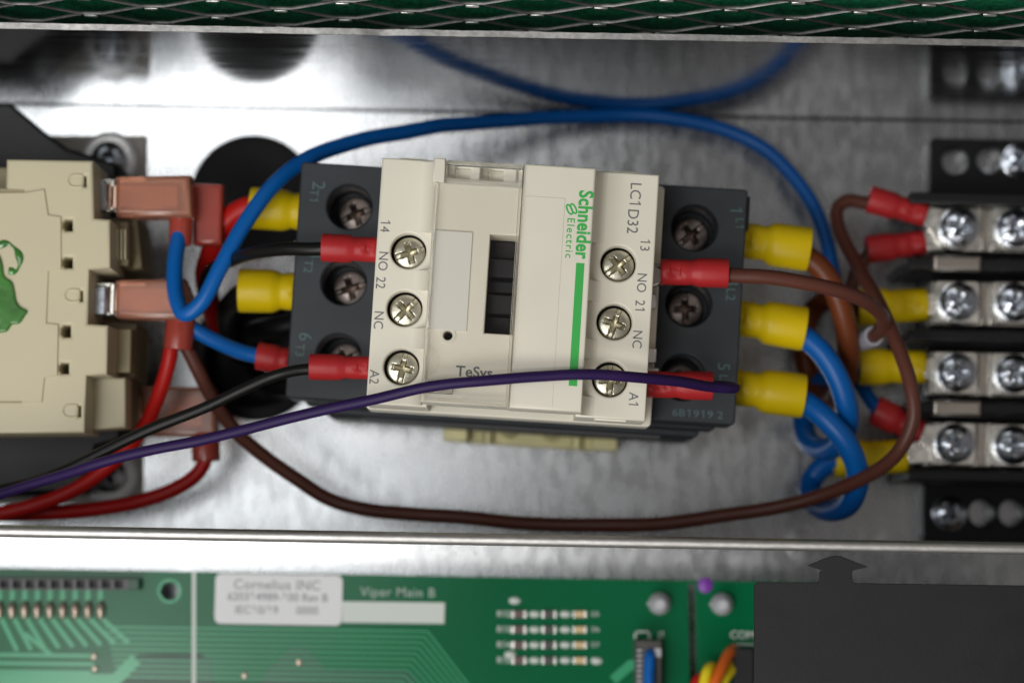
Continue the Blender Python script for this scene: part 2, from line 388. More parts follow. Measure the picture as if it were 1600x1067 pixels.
# ---------------------------------------------------------------- expanded metal and filter behind the rear wall
LW, SW, STR = 24.0, 8.0, 1.0
loops = [rect(-132, -19.0, 132, 62)]
for r in range(-3, 14):
    for c in range(-5, 6):
        cx = c * LW + (LW / 2 if r % 2 else 0) + 3.5; cy = -2 + r * SW / 2
        a, b = LW / 2 - 1.6, SW / 2 - 0.42
        loops.append([(cx - a, cy), (cx - a + 1.2, cy - .35), (cx - 2.2, cy - b), (cx + 2.2, cy - b), (cx + a - 1.2, cy - .35), (cx + a, cy), (cx + a - 1.2, cy + .35), (cx + 2.2, cy + b), (cx - 2.2, cy + b), (cx - a + 1.2, cy + .35)])
g = slab('filter_grille', loops, -0.3, 0.3, M_MESH, bevel=0.1, seg=1, loc=(0, 98.7, 77), rot=(math.radians(90 - 11), 0, 0))
kn = None
for r in range(-3, 8):
    for c in range(-4, 5):
        cx = c * LW + (LW / 2 if r % 2 else 0) + 3.5 + LW / 2; cy = -2 + r * SW / 2
        if kn is None:
            kn = box('grille_knuckle', (-1.3, -.3, -.25), (1.3, .3, .25), M_NODE, g, .12); ko = kn
        else: ko = kn.copy(); link(ko, g)
        ko.location = Vector((cx + random.uniform(-.2, .2), cy + random.uniform(-.1, .1), .42)) * S; ko.rotation_euler = (math.radians(-30 + random.uniform(-8, 8)), 0, math.radians(random.uniform(-4, 4)))
tag(g, 'dull steel expanded metal grille with long diamonds above the rear wall', 'grille')
pad = box('filter_pad', (-135, -32, -7), (135, 66, -4.4), M_PAD, bevel=0.4, loc=(0, 98.7, 77), rot=(math.radians(90 - 11), 0, 0))
tag(pad, 'dark green fibrous filter pad behind the expanded metal grille', 'filter')

# ---------------------------------------------------------------- plug and grommet in the floor holes
o = lathe('hole_plug', [(0, .9), (9.5, .8), (12.4, .75), (13.4, .45), (13.6, .02), (12.3, .0), (12.3, -2.2), (0, -2.2)], M_RUBBER, None, 56, (H1.x, H1.y, 0))
tag(o, 'flat round black plug closing the floor hole near the blue wire', 'plug')
o = lathe('grommet', [(10.6, -9), (10.6, .6), (11.2, 1.3), (12.6, 1.5), (13.8, 1.0), (14.1, .05), (12.5, 0), (12.5, -10), (0, -10), (0, -9), (10.6, -9)], M_RUBBER, None, 56, (H2.x, H2.y, 0))
tag(o, 'open black rubber grommet left of the contactor swallowing cables', 'grommet')

# ================================================================ THE CONTACTOR
con = thing('contactor', 'beige and charcoal contactor with green lettering in the middle', 'contactor', CO, CA)
# charcoal body, lower tier and the two terminal decks
slab('lower_body', [rrect(-38, -23.2, 37.5, 23.6, 1.2)], 8.2, 40, M_DARK, con, .4)
slab('middle_body', [rrect(-41, -21.9, 40.2, 24.2, 1.0)], 40, 46.4, M_DARK, con, .4)
def deck(u0, u1, holes, r):
    outl = rrect(u0, -21.2, u1, 24.5, .7)
    slab('terminal_deck', [outl] + [circ(x, y, r, 44) for x, y in holes], 46.5, 60, M_DARK, con, .35)
LH = [CL(546, 323, 60), CL(537, 441, 60), CL(529, 556, 60)]
RH = [CL(1085, 356, 60), CL(1076, 474, 60), CL(1067, 589, 60)]
deck(-43.8, -24, [(p.x, p.y) for p in LH], 4.35)
deck(22, 42.9, [(p.x, p.y) for p in RH], 4.45)
for k, (p, a) in enumerate(zip(LH + RH, (25, 20, 35, 40, 95, 10))):
    s = screw_head('terminal_screw', 3.45, M_DSCREW, con, (p.x + (.6 if k < 3 else .1), p.y - .1, 48.6), math.radians(a), .35, .66, .16, .13, 1.3, 3.5)
for v in (8.6, -5.9):                                        # shallow partitions between the poles on the outer ends
    for u in (-43.95, 42.7): box('pole_rib', (u, v - .5, 20), (u + .35, v + .5, 58.5), M_DARK, con, .12)
slab('corner_tab', [rect(42.6, 17.2, 43.7, 23.6)], 44, 57, M_DARK, con, .3)
# beige cover: foot flange, two screw columns, raised centre
slab('cover_flange', [rrect(-27.6, -23.0, 26.3, 22.9, .8)], 60.1, 69, M_BEIGE2, con, .3)
LS = [CL(638, 392, 84), CL(632, 482, 84), CL(627, 573, 84)]
RS = [CL(966, 412, 84), CL(960, 503, 84), CL(953, 592, 84)]
def column(u0, u1, scr, notch):
    outl = rect(u0, -22.75, u1, 22.75)
    slab('screw_column', [outl] + [circ(p.x, p.y, 3.3, 44) for p in scr], 69, 84, M_BEIGE, con, .35, 3)
column(-26.8, -15.6, LS, 0)
column(11.6, 24.4, RS, 0)
for p, a in zip(LS + RS, (20, 48, 82, 40, 74, 92)):
    screw_head('contact_screw', 2.88, M_YSCREW, con, (p.x + .12, p.y - .12, 81.2), math.radians(a), .25, .66, .17, .15, 1.1, 3)
    lathe('screw_well', [(0, 77.5), (3.45, 77.5), (3.45, 80.6), (3.25, 80.6), (3.25, 78), (0, 78)], M_BLACK, con, 36, (p.x, p.y, 0))
# fillets that lead from the columns to the raised centre
for side in (0, 1):
    gs = sorted((p.y - 3.5, p.y + 3.5) for p in (LS, RS)[side]); cuts = [-22.4] + [v for g_ in gs for v in g_] + [22.4]
    u0, u1 = ((-19.6, -16.55), (14.9, 12.45))[side]
    for a, b in zip(cuts[::2], cuts[1::2]):
        bm = bmesh.new(); n = 8
        prof = [(u0 + (u1 - u0) * math.sin(i / n * math.pi / 2), 84.02 + 4.6 * (1 - math.cos(i / n * math.pi / 2))) for i in range(n + 1)] + [(u1, 84.02)]
        A = [bm.verts.new((u, a, z)) for u, z in prof]; B = [bm.verts.new((u, b, z)) for u, z in prof]
        for k in range(len(prof)):
            j = (k + 1) % len(prof); bm.faces.new((A[k], A[j], B[j], B[k]))
        bm.faces.new(A); bm.faces.new(B[::-1]); finish('cover_fillet', bm, M_BEIGE, con, True, 0)
WIN = rect(-5.95, -9.05, -1.0, 8.9)
slab('cover_centre', [rect(-16.5, -22.2, -0.62, 21.7), WIN, circ(-12.4, -9.9, .85, 24), rect(-14.2, 18.7, -10.2, 20.6), rect(-8.2, 18.7, -4.2, 20.6)], 82, 91.4, M_BEIGE, con, .3, 3)
slab('cover_centre', [rect(-0.58, -22.3, 12.5, 22.1)], 82, 92.0, M_BEIGE, con, .45, 3)
slab('name_panel', [rect(0.1, -21.6, 7.2, 16.2)], 92.0, 92.09, M_BEIGE, con, .05)
slab('marker_card', [rect(-16.0, -9.0, -9.1, 9.0)], 91.3, 91.75, M_CARD, con, .08)
o = lathe('card_hole_rim', [(.85, 91.42), (1.5, 91.42), (1.45, 91.62), (1.0, 91.62), (.85, 91.42)], M_BEIGE, con, 28, (-12.4, -9.9, 0))
box('hole_floor', (-13.6, -11.1, 81), (-11.2, -8.7, 84), M_BLACK, con, 0)
box('hinge_pocket', (-14.6, 18.4, 82.5), (-3.9, 20.9, 89.8), M_BEIGE, con, 0)
# black plunger window
box('plunger_well', (-6.3, -9.4, 78), (-.7, 9.3, 80.5), M_BLACK, con, 0)
for v0, v1, z in ((-9.0, -5.2, 86), (-5.0, -1.4, 88.6), (-.9, 1.3, 86.5), (1.8, 5.2, 88.6), (5.5, 8.8, 85.8)):
    box('plunger_step', (-5.9, v0, 80.5), (-1.05, v1, z - 3.2), M_PLUNGER, con, .2)
# clear lid with rims, hinge and latch
lid = slab('clear_lid', [rect(-16.45, -22.35, -0.7, 17.4)], 92.15, 92.75, M_CLEAR, con, .15)
box('lid_rim', (-16.45, -22.3, 92.78), (-15.95, 17.3, 93.5), M_LENS, lid, .12)
box('lid_rim', (-1.25, -22.3, 92.78), (-.75, 17.3, 93.5), M_LENS, lid, .12)
box('lid_rim', (-15.9, -22.3, 92.78), (-1.3, -21.4, 93.4), M_LENS, lid, .15)
box('lid_rim', (-15.9, -20.6, 92.78), (-10.8, -19.2, 93.4), M_LENS, lid, .3)
box('lid_hinge', (-14.6, 17.5, 91.5), (-.75, 18.4, 93.3), M_LENS, lid, .3)
box('lid_hinge', (-14.6, 20.8, 91.5), (-.75, 21.7, 93.2), M_LENS, lid, .3)
box('lid_hinge', (-14.6, 18.42, 91.5), (-12.9, 20.78, 93.1), M_LENS, lid, .25)
box('lid_hinge', (-8.6, 18.42, 91.5), (-6.8, 20.78, 93.1), M_LENS, lid, .25)
box('lid_hinge', (-2.0, 18.42, 91.5), (-.75, 20.78, 93.1), M_LENS, lid, .25)
slab('lid_thumb_tab', [circ(-16.4, -14.8, 3.0, 40)[30:] + circ(-16.4, -14.8, 3.0, 40)[:11]], 92.78, 93.1, M_CLEAR, lid, .1)
slab('cover_block', [rect(-16.9, 17.6, -14.8, 22.0)], 84, 92.9, M_BEIGE, con, .25)
# small steps on the top and bottom rims of the columns
box('rim_notch', (-23.6, 22.5, 80), (-18.6, 23.05, 83.3), M_BEIGE2, con, .12)
box('rim_notch', (15.8, 22.5, 80), (20.6, 23.05, 83.3), M_BEIGE2, con, .12)
box('rim_notch', (15.2, -23.1, 78), (21, -22.5, 83.2), M_BEIGE2, con, .12)
box('foot_rail', (-30, -23.6, 30), (30, -22.9, 37), M_GREY, con, .15)
# brass clamp ends beside the right-hand column
for p, hh in ((CL(1026, 428, 72), 0), (CL(1016, 590, 72), 0)):
    box('wire_clamp', (p.x - 1.6, p.y - 2.1, 70.4), (p.x + 1.6, p.y + 2.0, 71.6), M_NICKEL, con, .25)
p = CL(1027, 432, 74); slab('clamp_tip', [[(p.x - 1.6, p.y - 2.4), (p.x + 1.5, p.y - 1.0), (p.x + 1.7, p.y + 1.2), (p.x - 1.2, p.y + 2.6)]], 71.7, 73.4, M_NICKEL, con, .4)
for y in (470, 555):
    p = CL(1018, y, 72); box('clamp_edge', (p.x - 1.2, p.y - 1.4, 69.1), (p.x + 1.0, p.y + 1.6, 70.4), M_TIN, con, .3, rot=None)
# printing
RZ = -math.pi / 2
def label_c(body, px, py, z, size, m, rz=RZ, **k):
    p = CL(px, py, z); return text('lettering', body, size, m, con, (p.x, p.y, z + .03), rz, **k)
for b, x, y in (('14', 601, 353), ('NO', 598, 408), ('22', 594, 442), ('NC', 591, 500), ('A2', 584, 589),
                ('13', 1007, 383), ('NO', 1002, 442), ('21', 999, 479), ('NC', 995, 530), ('A1', 989, 625)):
    label_c(b, x, y, 84, 2.5, M_GREY, sx=.92)
label_c('LC1', 992, 305, 84, 2.9, M_GREY, sx=.92); label_c('D32', 988, 346, 84, 2.9, M_GREY, sx=.92)
label_c('TeSys', 741, 582, 91.42, 2.7, M_GREY, rz=0, sx=1.05, bold=.04)
label_c('Schneider', 912, 351, 92, 3.55, M_GRN, bold=.105, sx=.86, space=1.02)
label_c('Electric', 890, 372, 92, 1.95, M_GRN, bold=.01, space=1.22)
p = CL(893, 327, 92)                                          # the green loop mark above the second line
for dx, dy, a in ((.36, .1, .45), (-.36, -.1, .45)):
    bm = bmesh.new(); path = []
    for i in range(19):
        t = 2 * math.pi * i / 18
        ex_, ey_ = .40 * math.cos(t), .95 * math.sin(t)
        path.append(Vector((p.x + dx + ex_ * math.cos(.5) - ey_ * math.sin(.5), p.y + dy + ex_ * math.sin(.5) + ey_ * math.cos(.5), 92.03)))
    sweep(bm, path, .17, 6, False, .12); finish('logo_mark', bm, M_GRN, con, True, 0)
q0 = CL(903, 411, 92); q1 = CL(895, 603, 92)
slab('green_bar', [rect(q1.x - .75, q1.y, q1.x + .75, q0.y)], 92.0, 92.05, M_GRN, con, 0)
label_c('2', 497, 290, 60, 3.6, M_TEAL); label_c('T1', 490, 307, 60, 2.4, M_TEAL)
label_c('4', 490, 397, 60, 3.6, M_TEAL); label_c('T2', 481, 416, 60, 2.4, M_TEAL)
label_c('6', 476, 526, 60, 3.6, M_TEAL); label_c('T3', 468, 547, 60, 2.4, M_TEAL)
label_c('1', 1149, 329, 60, 3.4, M_TEAL); label_c('L1', 1155, 350, 60, 2.3, M_TEAL)
label_c('3', 1144, 441, 60, 3.4, M_TEAL); label_c('L2', 1141, 460, 60, 2.6, M_TEAL)
label_c('5', 1130, 573, 60, 3.4, M_TEAL); label_c('L3', 1130, 594, 60, 2.4, M_TEAL)
label_c('6B1919 2', 1090, 647, 60, 2.0, M_TEAL, rz=0, sx=1.25)

# ---------------------------------------------------------------- the rail under it
ra, rb = CL(692, 690, 7), CL(965, 690, 7)
rc = (ra.x + rb.x) / 2
rail = thing('mounting_rail', 'short yellow passivated hat rail poking out under the contactor', 'rail', CO, CA)
hw = (rb.x - ra.x) / 2
bm = bmesh.new()
prof = [(-hw, 7.5), (-hw + 5.2, 7.5), (-hw + 5.2, 1.0), (hw - 5.2, 1.0), (hw - 5.2, 7.5), (hw, 7.5), (hw, 6.3), (hw - 4, 6.3), (hw - 4, 0.02), (-hw + 4, .02), (-hw + 4, 6.3), (-hw, 6.3)]
A = [bm.verts.new((rc + x, ra.y + .2, z)) for x, z in prof]; B = [bm.verts.new((rc + x, 22.5, z)) for x, z in prof]
for k in range(12):
    j = (k + 1) % 12; bm.faces.new((A[k], A[j], B[j], B[k]))
bm.faces.new(A); bm.faces.new(B[::-1])
finish('hat_section', bm, M_GOLD, rail, True, .35, 3)
for x in (-4.5, 4.5): lathe('rail_rivet', [(0, 2.6), (1.4, 2.4), (2.2, 1.6), (2.3, 1.02)], M_GOLD, rail, 24, (rc + x, ra.y + 4, 0))
for x in (-hw + 9.5, hw - 8.5): tube('rail_bead', [(rc + x, ra.y + .4, 2.2), (rc + x, 0, 2.2), (rc + x, 22, 2.2)], 1.3, M_GOLD, rail, 12, 2)


# ================================================================ WIRES
def PP(l): return [P(*q) for q in l]
def crimp(parent, a, b, r0, r1, m, neck=.45, flat=1.0):
    """insulated crimp sleeve: narrow barrel end a, wider cable end b"""
    a, b = P(*a), P(*b)
    return hollow('crimp_sleeve', a, b, [(0, r0 * .93), (.02, r0), (.13, r0), (.15, -r0), (neck - .17, -r0), (neck - .15, r0), (neck - .06, r0 * 1.0), (neck, r0 * .955), (neck + .03, r0 * .97), (neck + .10, r1 * .97), (neck + .16, r1), (.96, r1 * 1.01), (1, r1 * .985)], m, parent, flat)
def wire(label, pts, r, m, group=None, n=16):
    w_ = thing('wire', label, 'wire', P(*pts[0]))
    base = P(*pts[0])
    o = tube('insulation', PP(pts), r, m, w_, n, 8)
    for v in o.data.vertices: v.co -= base * S
    return w_, base
def under(o, base):
    """shift a child built in scene millimetres into its wire's frame"""
    o.location = Vector(o.location) - base * S
    return o

# long blue wire: flag terminal - arch along the rear wall - terminal block
w1, b1 = wire('blue wire arching along the rear wall above the contactor',
    [(281, 362, 51), (273, 415, 54), (275, 465, 57), (289, 491, 59), (314, 474, 60), (344, 420, 60), (384, 348, 58), (430, 287, 54), (482, 247, 48), (560, 221, 40), (640, 204, 31), (760, 191, 18), (870, 184, 9.5), (950, 181.5, 7), (1040, 184, 7), (1130, 202, 7.5), (1205, 240, 8), (1258, 302, 10), (1287, 362, 12), (1302, 430, 14), (1318, 520, 15), (1338, 588, 17), (1368, 636, 20), (1400, 657, 22)], 1.58, M_BLUE)
under(crimp(w1, (1440, 676, 22), (1366, 640, 22), 2.7, 3.1, M_RED), b1)
# short blue wire into the lowest left pole
w2, b2 = wire('short blue wire with red crimp on the lowest left pole',
    [(415, 559, 45), (372, 548, 46), (330, 530, 48), (305, 516, 49), (282, 500, 49)], 1.55, M_BLUE)
under(crimp(w2, (470, 566, 45), (402, 556, 45), 2.5, 2.75, M_RED), b2)
# black coil wire from A2
w3, b3 = wire('thin black wire running from terminal A2 down to the left',
    [(520, 576, 74), (470, 577, 74), (430, 587, 74), (385, 606, 73), (320, 636, 72), (240, 667, 71), (160, 706, 69), (90, 738, 67), (30, 758, 66), (-60, 778, 65)], 1.08, M_BLKW)
under(crimp(w3, (590, 575, 74), (484, 573, 74), 2.15, 2.45, M_RED), b3)
# purple coil wire from A1
w4, b4 = wire('purple wire crossing over the contactor face to the lower left',
    [(1085, 601, 72), (1112, 602, 72), (1138, 604, 72.6), (1148, 606, 75), (1138, 607, 77.6), (1110, 605, 80), (1060, 597, 86), (1000, 590, 91.5), (930, 586, 93.6), (850, 587, 94.4), (760, 593, 95), (660, 605, 94.6), (560, 628, 92), (440, 656, 88), (320, 687, 84), (240, 703, 82), (150, 726, 79), (70, 750, 75), (0, 771, 72), (-60, 790, 70)], 1.0, M_PURP)
under(crimp(w4, (1008, 600, 71.6), (1113, 603, 71.6), 2.5, 2.7, M_RED), b4)
# black wire from 14 into the grommet
w5, b5 = wire('black wire from terminal 14 dropping into the grommet',
    [(530, 388, 74), (495, 388, 74), (450, 388, 72), (400, 395, 67), (355, 410, 56), (325, 428, 42), (318, 460, 24), (335, 500, 6), (352, 535, -8)], 1.3, M_BLKW)
under(crimp(w5, (600, 391, 74), (503, 387, 74), 2.35, 2.65, M_RED), b5)
# brown wire from 13
w6, b6 = wire('brown wire from terminal 13 curling back towards the terminal block',
    [(1110, 428, 74), (1150, 429, 74), (1200, 431, 74), (1262, 441, 73), (1320, 457, 70), (1362, 477, 64), (1381, 499, 56), (1374, 518, 47), (1352, 532, 38), (1334, 520, 29), (1328, 480, 23), (1338, 425, 22), (1365, 388, 23)], 1.42, M_BROWN)
under(crimp(w6, (1032, 425, 74), (1137, 427, 74), 2.45, 2.75, M_RED), b6)
under(tube('marker_sleeve', PP([(1365, 525, 43), (1352, 532, 38), (1337, 534, 32)]), 2.0, M_WHITE, w6), b6)
under(crimp(w6, (1444, 379, 23), (1354, 390, 23), 2.6, 2.9, M_RED), b6)
# long brown wire under everything
w7, b7 = wire('long brown wire looping below the contactor to the terminal block',
    [(1380, 322, 26), (1350, 317, 26), (1325, 313, 26.5), (1309, 324, 27), (1309, 350, 29), (1331, 402, 35), (1370, 470, 46), (1405, 545, 53), (1424, 610, 56), (1427, 655, 56), (1407, 700, 54), (1360, 741, 48), (1280, 775, 40), (1180, 798, 36), (1060, 815, 34), (960, 821, 33), (850, 818, 32), (740, 810, 32), (640, 803, 32), (570, 795, 32), (510, 778, 32), (460, 746, 33), (410, 711, 35), (370, 676, 38), (335, 626, 42), (306, 572, 46), (287, 532, 48)], 1.42, M_BROWN)
under(crimp(w7, (1446, 336, 26), (1357, 311, 26), 2.5, 2.85, M_RED), b7)
# thick load cables on the right, each looping into the terminal block
def lugcable(label, pts, m, lug_a, lug_b, tb_a, tb_b, r=2.28):
    w_, b_ = wire(label, pts, r, m, n=20)
    under(crimp(w_, lug_a, lug_b, 3.6, 4.4, M_YEL, .44), b_)
    under(crimp(w_, tb_a, tb_b, 3.5, 3.85, M_YEL, .5, .9), b_)
    return w_, b_
w8, b8 = lugcable('thick rust brown cable from the top right pole', [(1230, 386, 45), (1258, 399, 45), (1284, 420, 45), (1304, 455, 44), (1318, 500, 42), (1325, 550, 38), (1318, 600, 30), (1295, 622, 19), (1268, 600, 11), (1256, 545, 8), (1266, 492, 10), (1298, 466, 15), (1345, 474, 20), (1370, 476, 22)], M_RUST,
    (1135, 372, 45), (1264, 390, 45), (1448, 476, 22), (1340, 480, 22))
w9, b9 = lugcable('thick blue cable from the middle right pole looping back', [(1225, 508, 45), (1250, 522, 45), (1283, 549, 46), (1309, 590, 46), (1323, 640, 44), (1318, 684, 38), (1290, 702, 28), (1262, 688, 19), (1256, 650, 13), (1272, 612, 12), (1305, 586, 16), (1355, 574, 20), (1380, 573, 22)], M_BLUE,
    (1125, 492, 45), (1257, 514, 45), (1445, 573, 22), (1342, 573, 22))
w10, b10 = lugcable('thick blue cable from the bottom right pole with the lowest loop', [(1222, 612, 45), (1250, 624, 45), (1290, 655, 47), (1324, 694, 47), (1341, 740, 44), (1328, 784, 38), (1294, 798, 28), (1268, 782, 20), (1268, 752, 16), (1288, 728, 17), (1325, 716, 20), (1350, 714, 22)], M_BLUE,
    (1118, 601, 45), (1256, 619, 45), (1416, 712, 22), (1304, 717, 22))
# load cables on the left
w11, b11 = wire('thick red cable from the top left pole into the grommet', [(420, 326, 45), (394, 324, 45), (366, 336, 44), (342, 364, 42), (328, 405, 36), (322, 445, 24), (336, 495, 8), (356, 530, -8)], 2.25, M_REDW)
under(crimp(w11, (500, 333, 45), (391, 325, 45), 3.7, 4.15, M_YEL, .38), b11)
w12, b12 = wire('thick black cable from the middle left pole into the grommet', [(420, 456, 45), (385, 456, 45), (364, 472, 40), (356, 500, 26), (366, 535, 6), (378, 555, -8)], 2.25, M_BLKW)
under(crimp(w12, (490, 456, 45), (374, 454, 45), 3.75, 4.35, M_YEL, .42), b12)
w13, b13 = wire('thick black cable bending out of the grommet under the contactor', [(400, 570, -8), (412, 585, 2), (430, 600, 8), (470, 600, 11), (540, 590, 12), (600, 580, 12)], 2.6, M_BLKW)
w14, b14 = wire('black cable beside the yellow crimp dropping into the grommet', [(470, 505, 30), (430, 512, 28), (400, 520, 22), (392, 545, 4), (395, 560, -8)], 2.3, M_BLKW)

# ring tongues of the terminal block crimps
def tongue(w_, b_, frm, to, z, r=4.4):
    a, c = P(*frm, z), P(*to, z); dv = (c - a).normalized(); nv = Vector((-dv.y, dv.x, 0))
    ring = []
    a0 = math.atan2(dv.y, dv.x)
    for i in range(25):
        t = a0 - math.radians(142) + math.radians(284) * i / 24
        ring.append((c.x + r * math.cos(t), c.y + r * math.sin(t)))
    poly = ring + [((a + nv * 1.9).x, (a + nv * 1.9).y), ((a - nv * 1.9).x, (a - nv * 1.9).y)]
    return under(slab('ring_tongue', [poly], z - .4, z + .4, M_TIN, w_, .15), b_)
tongue(w7, b7, (1446, 336), (1490, 358), 25.2)
tongue(w6, b6, (1444, 379), (1491, 360), 24.1)
tongue(w8, b8, (1449, 476), (1492, 474), 24.3)
tongue(w9, b9, (1446, 574), (1489, 584), 24.6)
tongue(w10, b10, (1417, 711), (1484, 694), 24.6)
tongue(w1, b1, (1441, 676), (1485, 692), 25.6)

# ================================================================ TERMINAL BLOCK
tb = thing('terminal_block', 'black barrier terminal block with zinc screws at the right edge', 'terminal block', (P(1600, 540, 0).x, P(1600, 540, 0).y, 0))
TBO = P(1600, 540, 0); TBO.z = 0
def tbp(px, py, z): q = P(px, py, z) - TBO; return q
tl, br = tbp(1448, 318, 12), tbp(1443, 748, 12)
box('block_base', (tl.x, br.y, 3), (34, tl.y, 17), M_BLACK, tb, .5)
for y0, y1, xl, hx in ((216, 312, 1453, ((1493, 252, 0), (1547, 250, 0), (1592, 252, 1))), (750, 846, 1444, ((1483, 801, 1), (1535, 801, 0), (1582, 801, 0)))):
    a, b = tbp(xl, y0, 6), tbp(xl, y1, 6)
    hs = []
    for x, y, s in hx:
        q = tbp(x, y, 6); hs.append(circ(q.x, q.y, 2.9, 32))
    slab('mounting_foot', [rrect(a.x, b.y, 34, a.y, 1.2)] + hs, .1, 6, M_BLACK, tb, .4)
    for x, y, s in hx:
        if s:
            q = tbp(x, y, 7); screw_head('foot_screw', 3.7, M_ZINC, tb, (q.x, q.y, 7.4), .6, 1.2, .6, .16, 0, 1.1, 2.0)
for y in (310, 412, 524, 636, 742):                            # barriers
    a = tbp(1420, y - 9, 28); b = tbp(1420, y + 9, 28)
    box('barrier', (a.x, b.y, 3), (34, a.y, 29), M_BLACK, tb, .5, 3)
for y in (322, 424, 536, 648):
    a = tbp(1424, y - 4, 22); b = tbp(1424, y + 4, 22)
    box('barrier_step', (a.x, b.y, 3), (34, a.y, 21.5), M_BLACK, tb, .4)
ROWS = ((1493, 359, 1583, 359), (1492, 474, 1582, 474), (1489, 584, 1582, 585), (1486, 694, 1580, 696))
for k, (xa, ya, xb, yb) in enumerate(ROWS):
    a, b = tbp(1447, ya - 38, 20), tbp(1600, ya + 38, 20)
    q = tbp(xa, ya, 23); q2 = tbp(xb, yb, 23)
    slab('contact_strip', [rrect(q.x - 5.0, q.y - 4.7, 30, q.y + 4.7, .6)], 17, 22.6, M_TIN, tb, .3)
    slab('contact_bridge', [rect(q.x + 5.2, q.y - 4.5, q2.x - 5.2, q.y + 4.5)], 22.6, 23.3, M_NICKEL, tb, .2)
    for j, (s, an) in enumerate(((q, (75, 62, 88, 60)[k]), (q2, (40, 72, 35, 85)[k]))):
        if k not in (0,) or j: slab('square_washer', [rrect(s.x - 4.7, s.y - 4.4, s.x + 4.7, s.y + 4.4, .9)], 22.6 + (2.2 if j == 0 else .72), 23.3 + (2.4 if j == 0 else .9), M_TIN, tb, .2)
        screw_head('clamp_screw', 4.05, M_ZINC, tb, (s.x, s.y, 27.2 if j == 0 else 25.6), math.radians(an), 1.7, .58, .17, .13, 1.2, 1.6)
for y in (412, 638):                                          # bright jumper clips lying over two barriers
    a, b = tbp(1456, y - 13, 29.4), tbp(1532, y + 13, 29.4)
    slab('jumper_clip', [rrect(a.x, b.y, b.x, a.y, .5)], 29.05, 30.6, M_NICKEL, tb, .75, 5)

# ================================================================ THE CREAM RELAY AT THE LEFT
RO = P(0, 465, 0); RO.z = 0
rel = thing('relay', 'cream plastic relay on a black base at the left edge', 'relay', RO)
def rp(l, z): return [((P(x, y, z) - RO).x, (P(x, y, z) - RO).y) for x, y in l]
ZT = 62
slab('mounting_plate', [rp([(-160, 212), (229, 212), (222, 786), (-160, 790)], 1)], .05, 1.4, M_TAN, rel, .25)
slab('black_base', [rp([(-150, 166), (24, 168), (78, 213), (112, 238), (190, 262), (196, 690), (158, 700), (150, 736), (118, 770), (-150, 782)], 20)], 1.45, 26, M_BLACK, rel, .8)
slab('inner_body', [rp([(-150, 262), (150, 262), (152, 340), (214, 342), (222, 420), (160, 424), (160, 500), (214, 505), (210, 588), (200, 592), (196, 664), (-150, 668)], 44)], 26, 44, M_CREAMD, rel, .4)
slab('side_block', [rp([(135, 590), (196, 590), (196, 668), (133, 672)], 52)], 44, 52, M_CREAM, rel, .4)
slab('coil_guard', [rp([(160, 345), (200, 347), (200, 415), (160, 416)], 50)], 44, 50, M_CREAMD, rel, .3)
for i in range(4):
    x = 176 + i * 6; slab('guard_rib', [rp([(x, 358), (x + 2.6, 358), (x + 2.6, 405), (x, 405)], 54)], 50, 54, M_CREAM, rel, .1)
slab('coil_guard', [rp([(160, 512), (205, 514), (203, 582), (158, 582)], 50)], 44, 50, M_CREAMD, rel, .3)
top = [(10, 249), (145, 251), (147, 341), (172, 343), (172, 419), (139, 421), (137, 506), (169, 508), (167, 585), (135, 587), (132, 676), (-140, 678), (-140, 330), (8, 330)]
slots = [(98, 113, 343, 361), (97, 113, 402, 419), (95, 110, 508, 527), (92, 107, 567, 584)]
holes = [rp([(a + 4, c), (b, c), (b, e), (a + 4, e), (a, e - 5), (a, c + 5)], ZT) for a, b, c, e in slots]
slits = [rp([(a, b), (a + 4, b), (a + 4, b + 17), (a, b + 17)], ZT) for a, b in ((130.5, 275), (125, 454), (122, 634))]
slab('front_plate', [rp(top, ZT)] + holes + slits, 44, ZT, M_CREAM, rel, .6, 4)
slab('raised_panel', [rp([(-140, 303), (40, 301), (70, 296), (76, 336), (96, 339), (96, 421), (76, 424), (73, 505), (92, 507), (90, 587), (70, 590), (66, 628), (34, 628), (-140, 630)], ZT)], ZT, ZT + .4, M_CREAM, rel, .3, 3)
for x, y in ((105, 274), (100, 453), (97, 633)):              # U shaped snap marks
    pts = [(x + 24, y), (x + 8, y), (x + 2, y + 5), (x + 2, y + 13), (x + 8, y + 18), (x + 24, y + 18)]
    o = tube('snap_rib', [Vector((*q, ZT + .05)) for q in rp(pts, ZT)], .22, M_CREAM, rel, 8, 4)
slab('plate_slot', [rp([(0, 295), (38, 297), (38, 301), (0, 301)], ZT)], ZT + .02, ZT + .12, M_CREAMD, rel, 0)
slab('plate_slot', [rp([(-20, 627), (34, 627), (34, 629.5), (-20, 629.5)], ZT + .4)], ZT + .42, ZT + .5, M_CREAMD, rel, 0)
# daub of green marking paint
bm = bmesh.new()
sweep(bm, [Vector((*q, ZT + .5)) for q in [Vector((*c, 0)).xy for c in [((p - RO).x, (p - RO).y) for p in spline([P(-6, 386, ZT), P(12, 381, ZT), P(26, 391, ZT), P(32, 408, ZT), P(26, 424, ZT), P(14, 424, ZT)], 6)]]], [.5 + .28 * math.sin(i * .5) for i in range(31)], 8, True, .3)
finish('paint_loop', bm, M_PAINT, rel, True, 0)
blob = [(-30, 392), (-2, 398), (5, 414), (8, 432), (20, 442), (24, 456), (27, 472), (33, 480), (44, 487), (40, 494), (31, 506), (20, 508), (12, 518), (-2, 522), (-30, 545)]
slab('paint_daub', [[tuple(q.xy) for q in spline([Vector((*p_, 0)) for p_ in rp(blob, ZT)], 5)]], ZT + .3, ZT + 1.1, M_PAINT, rel, .4, 4)
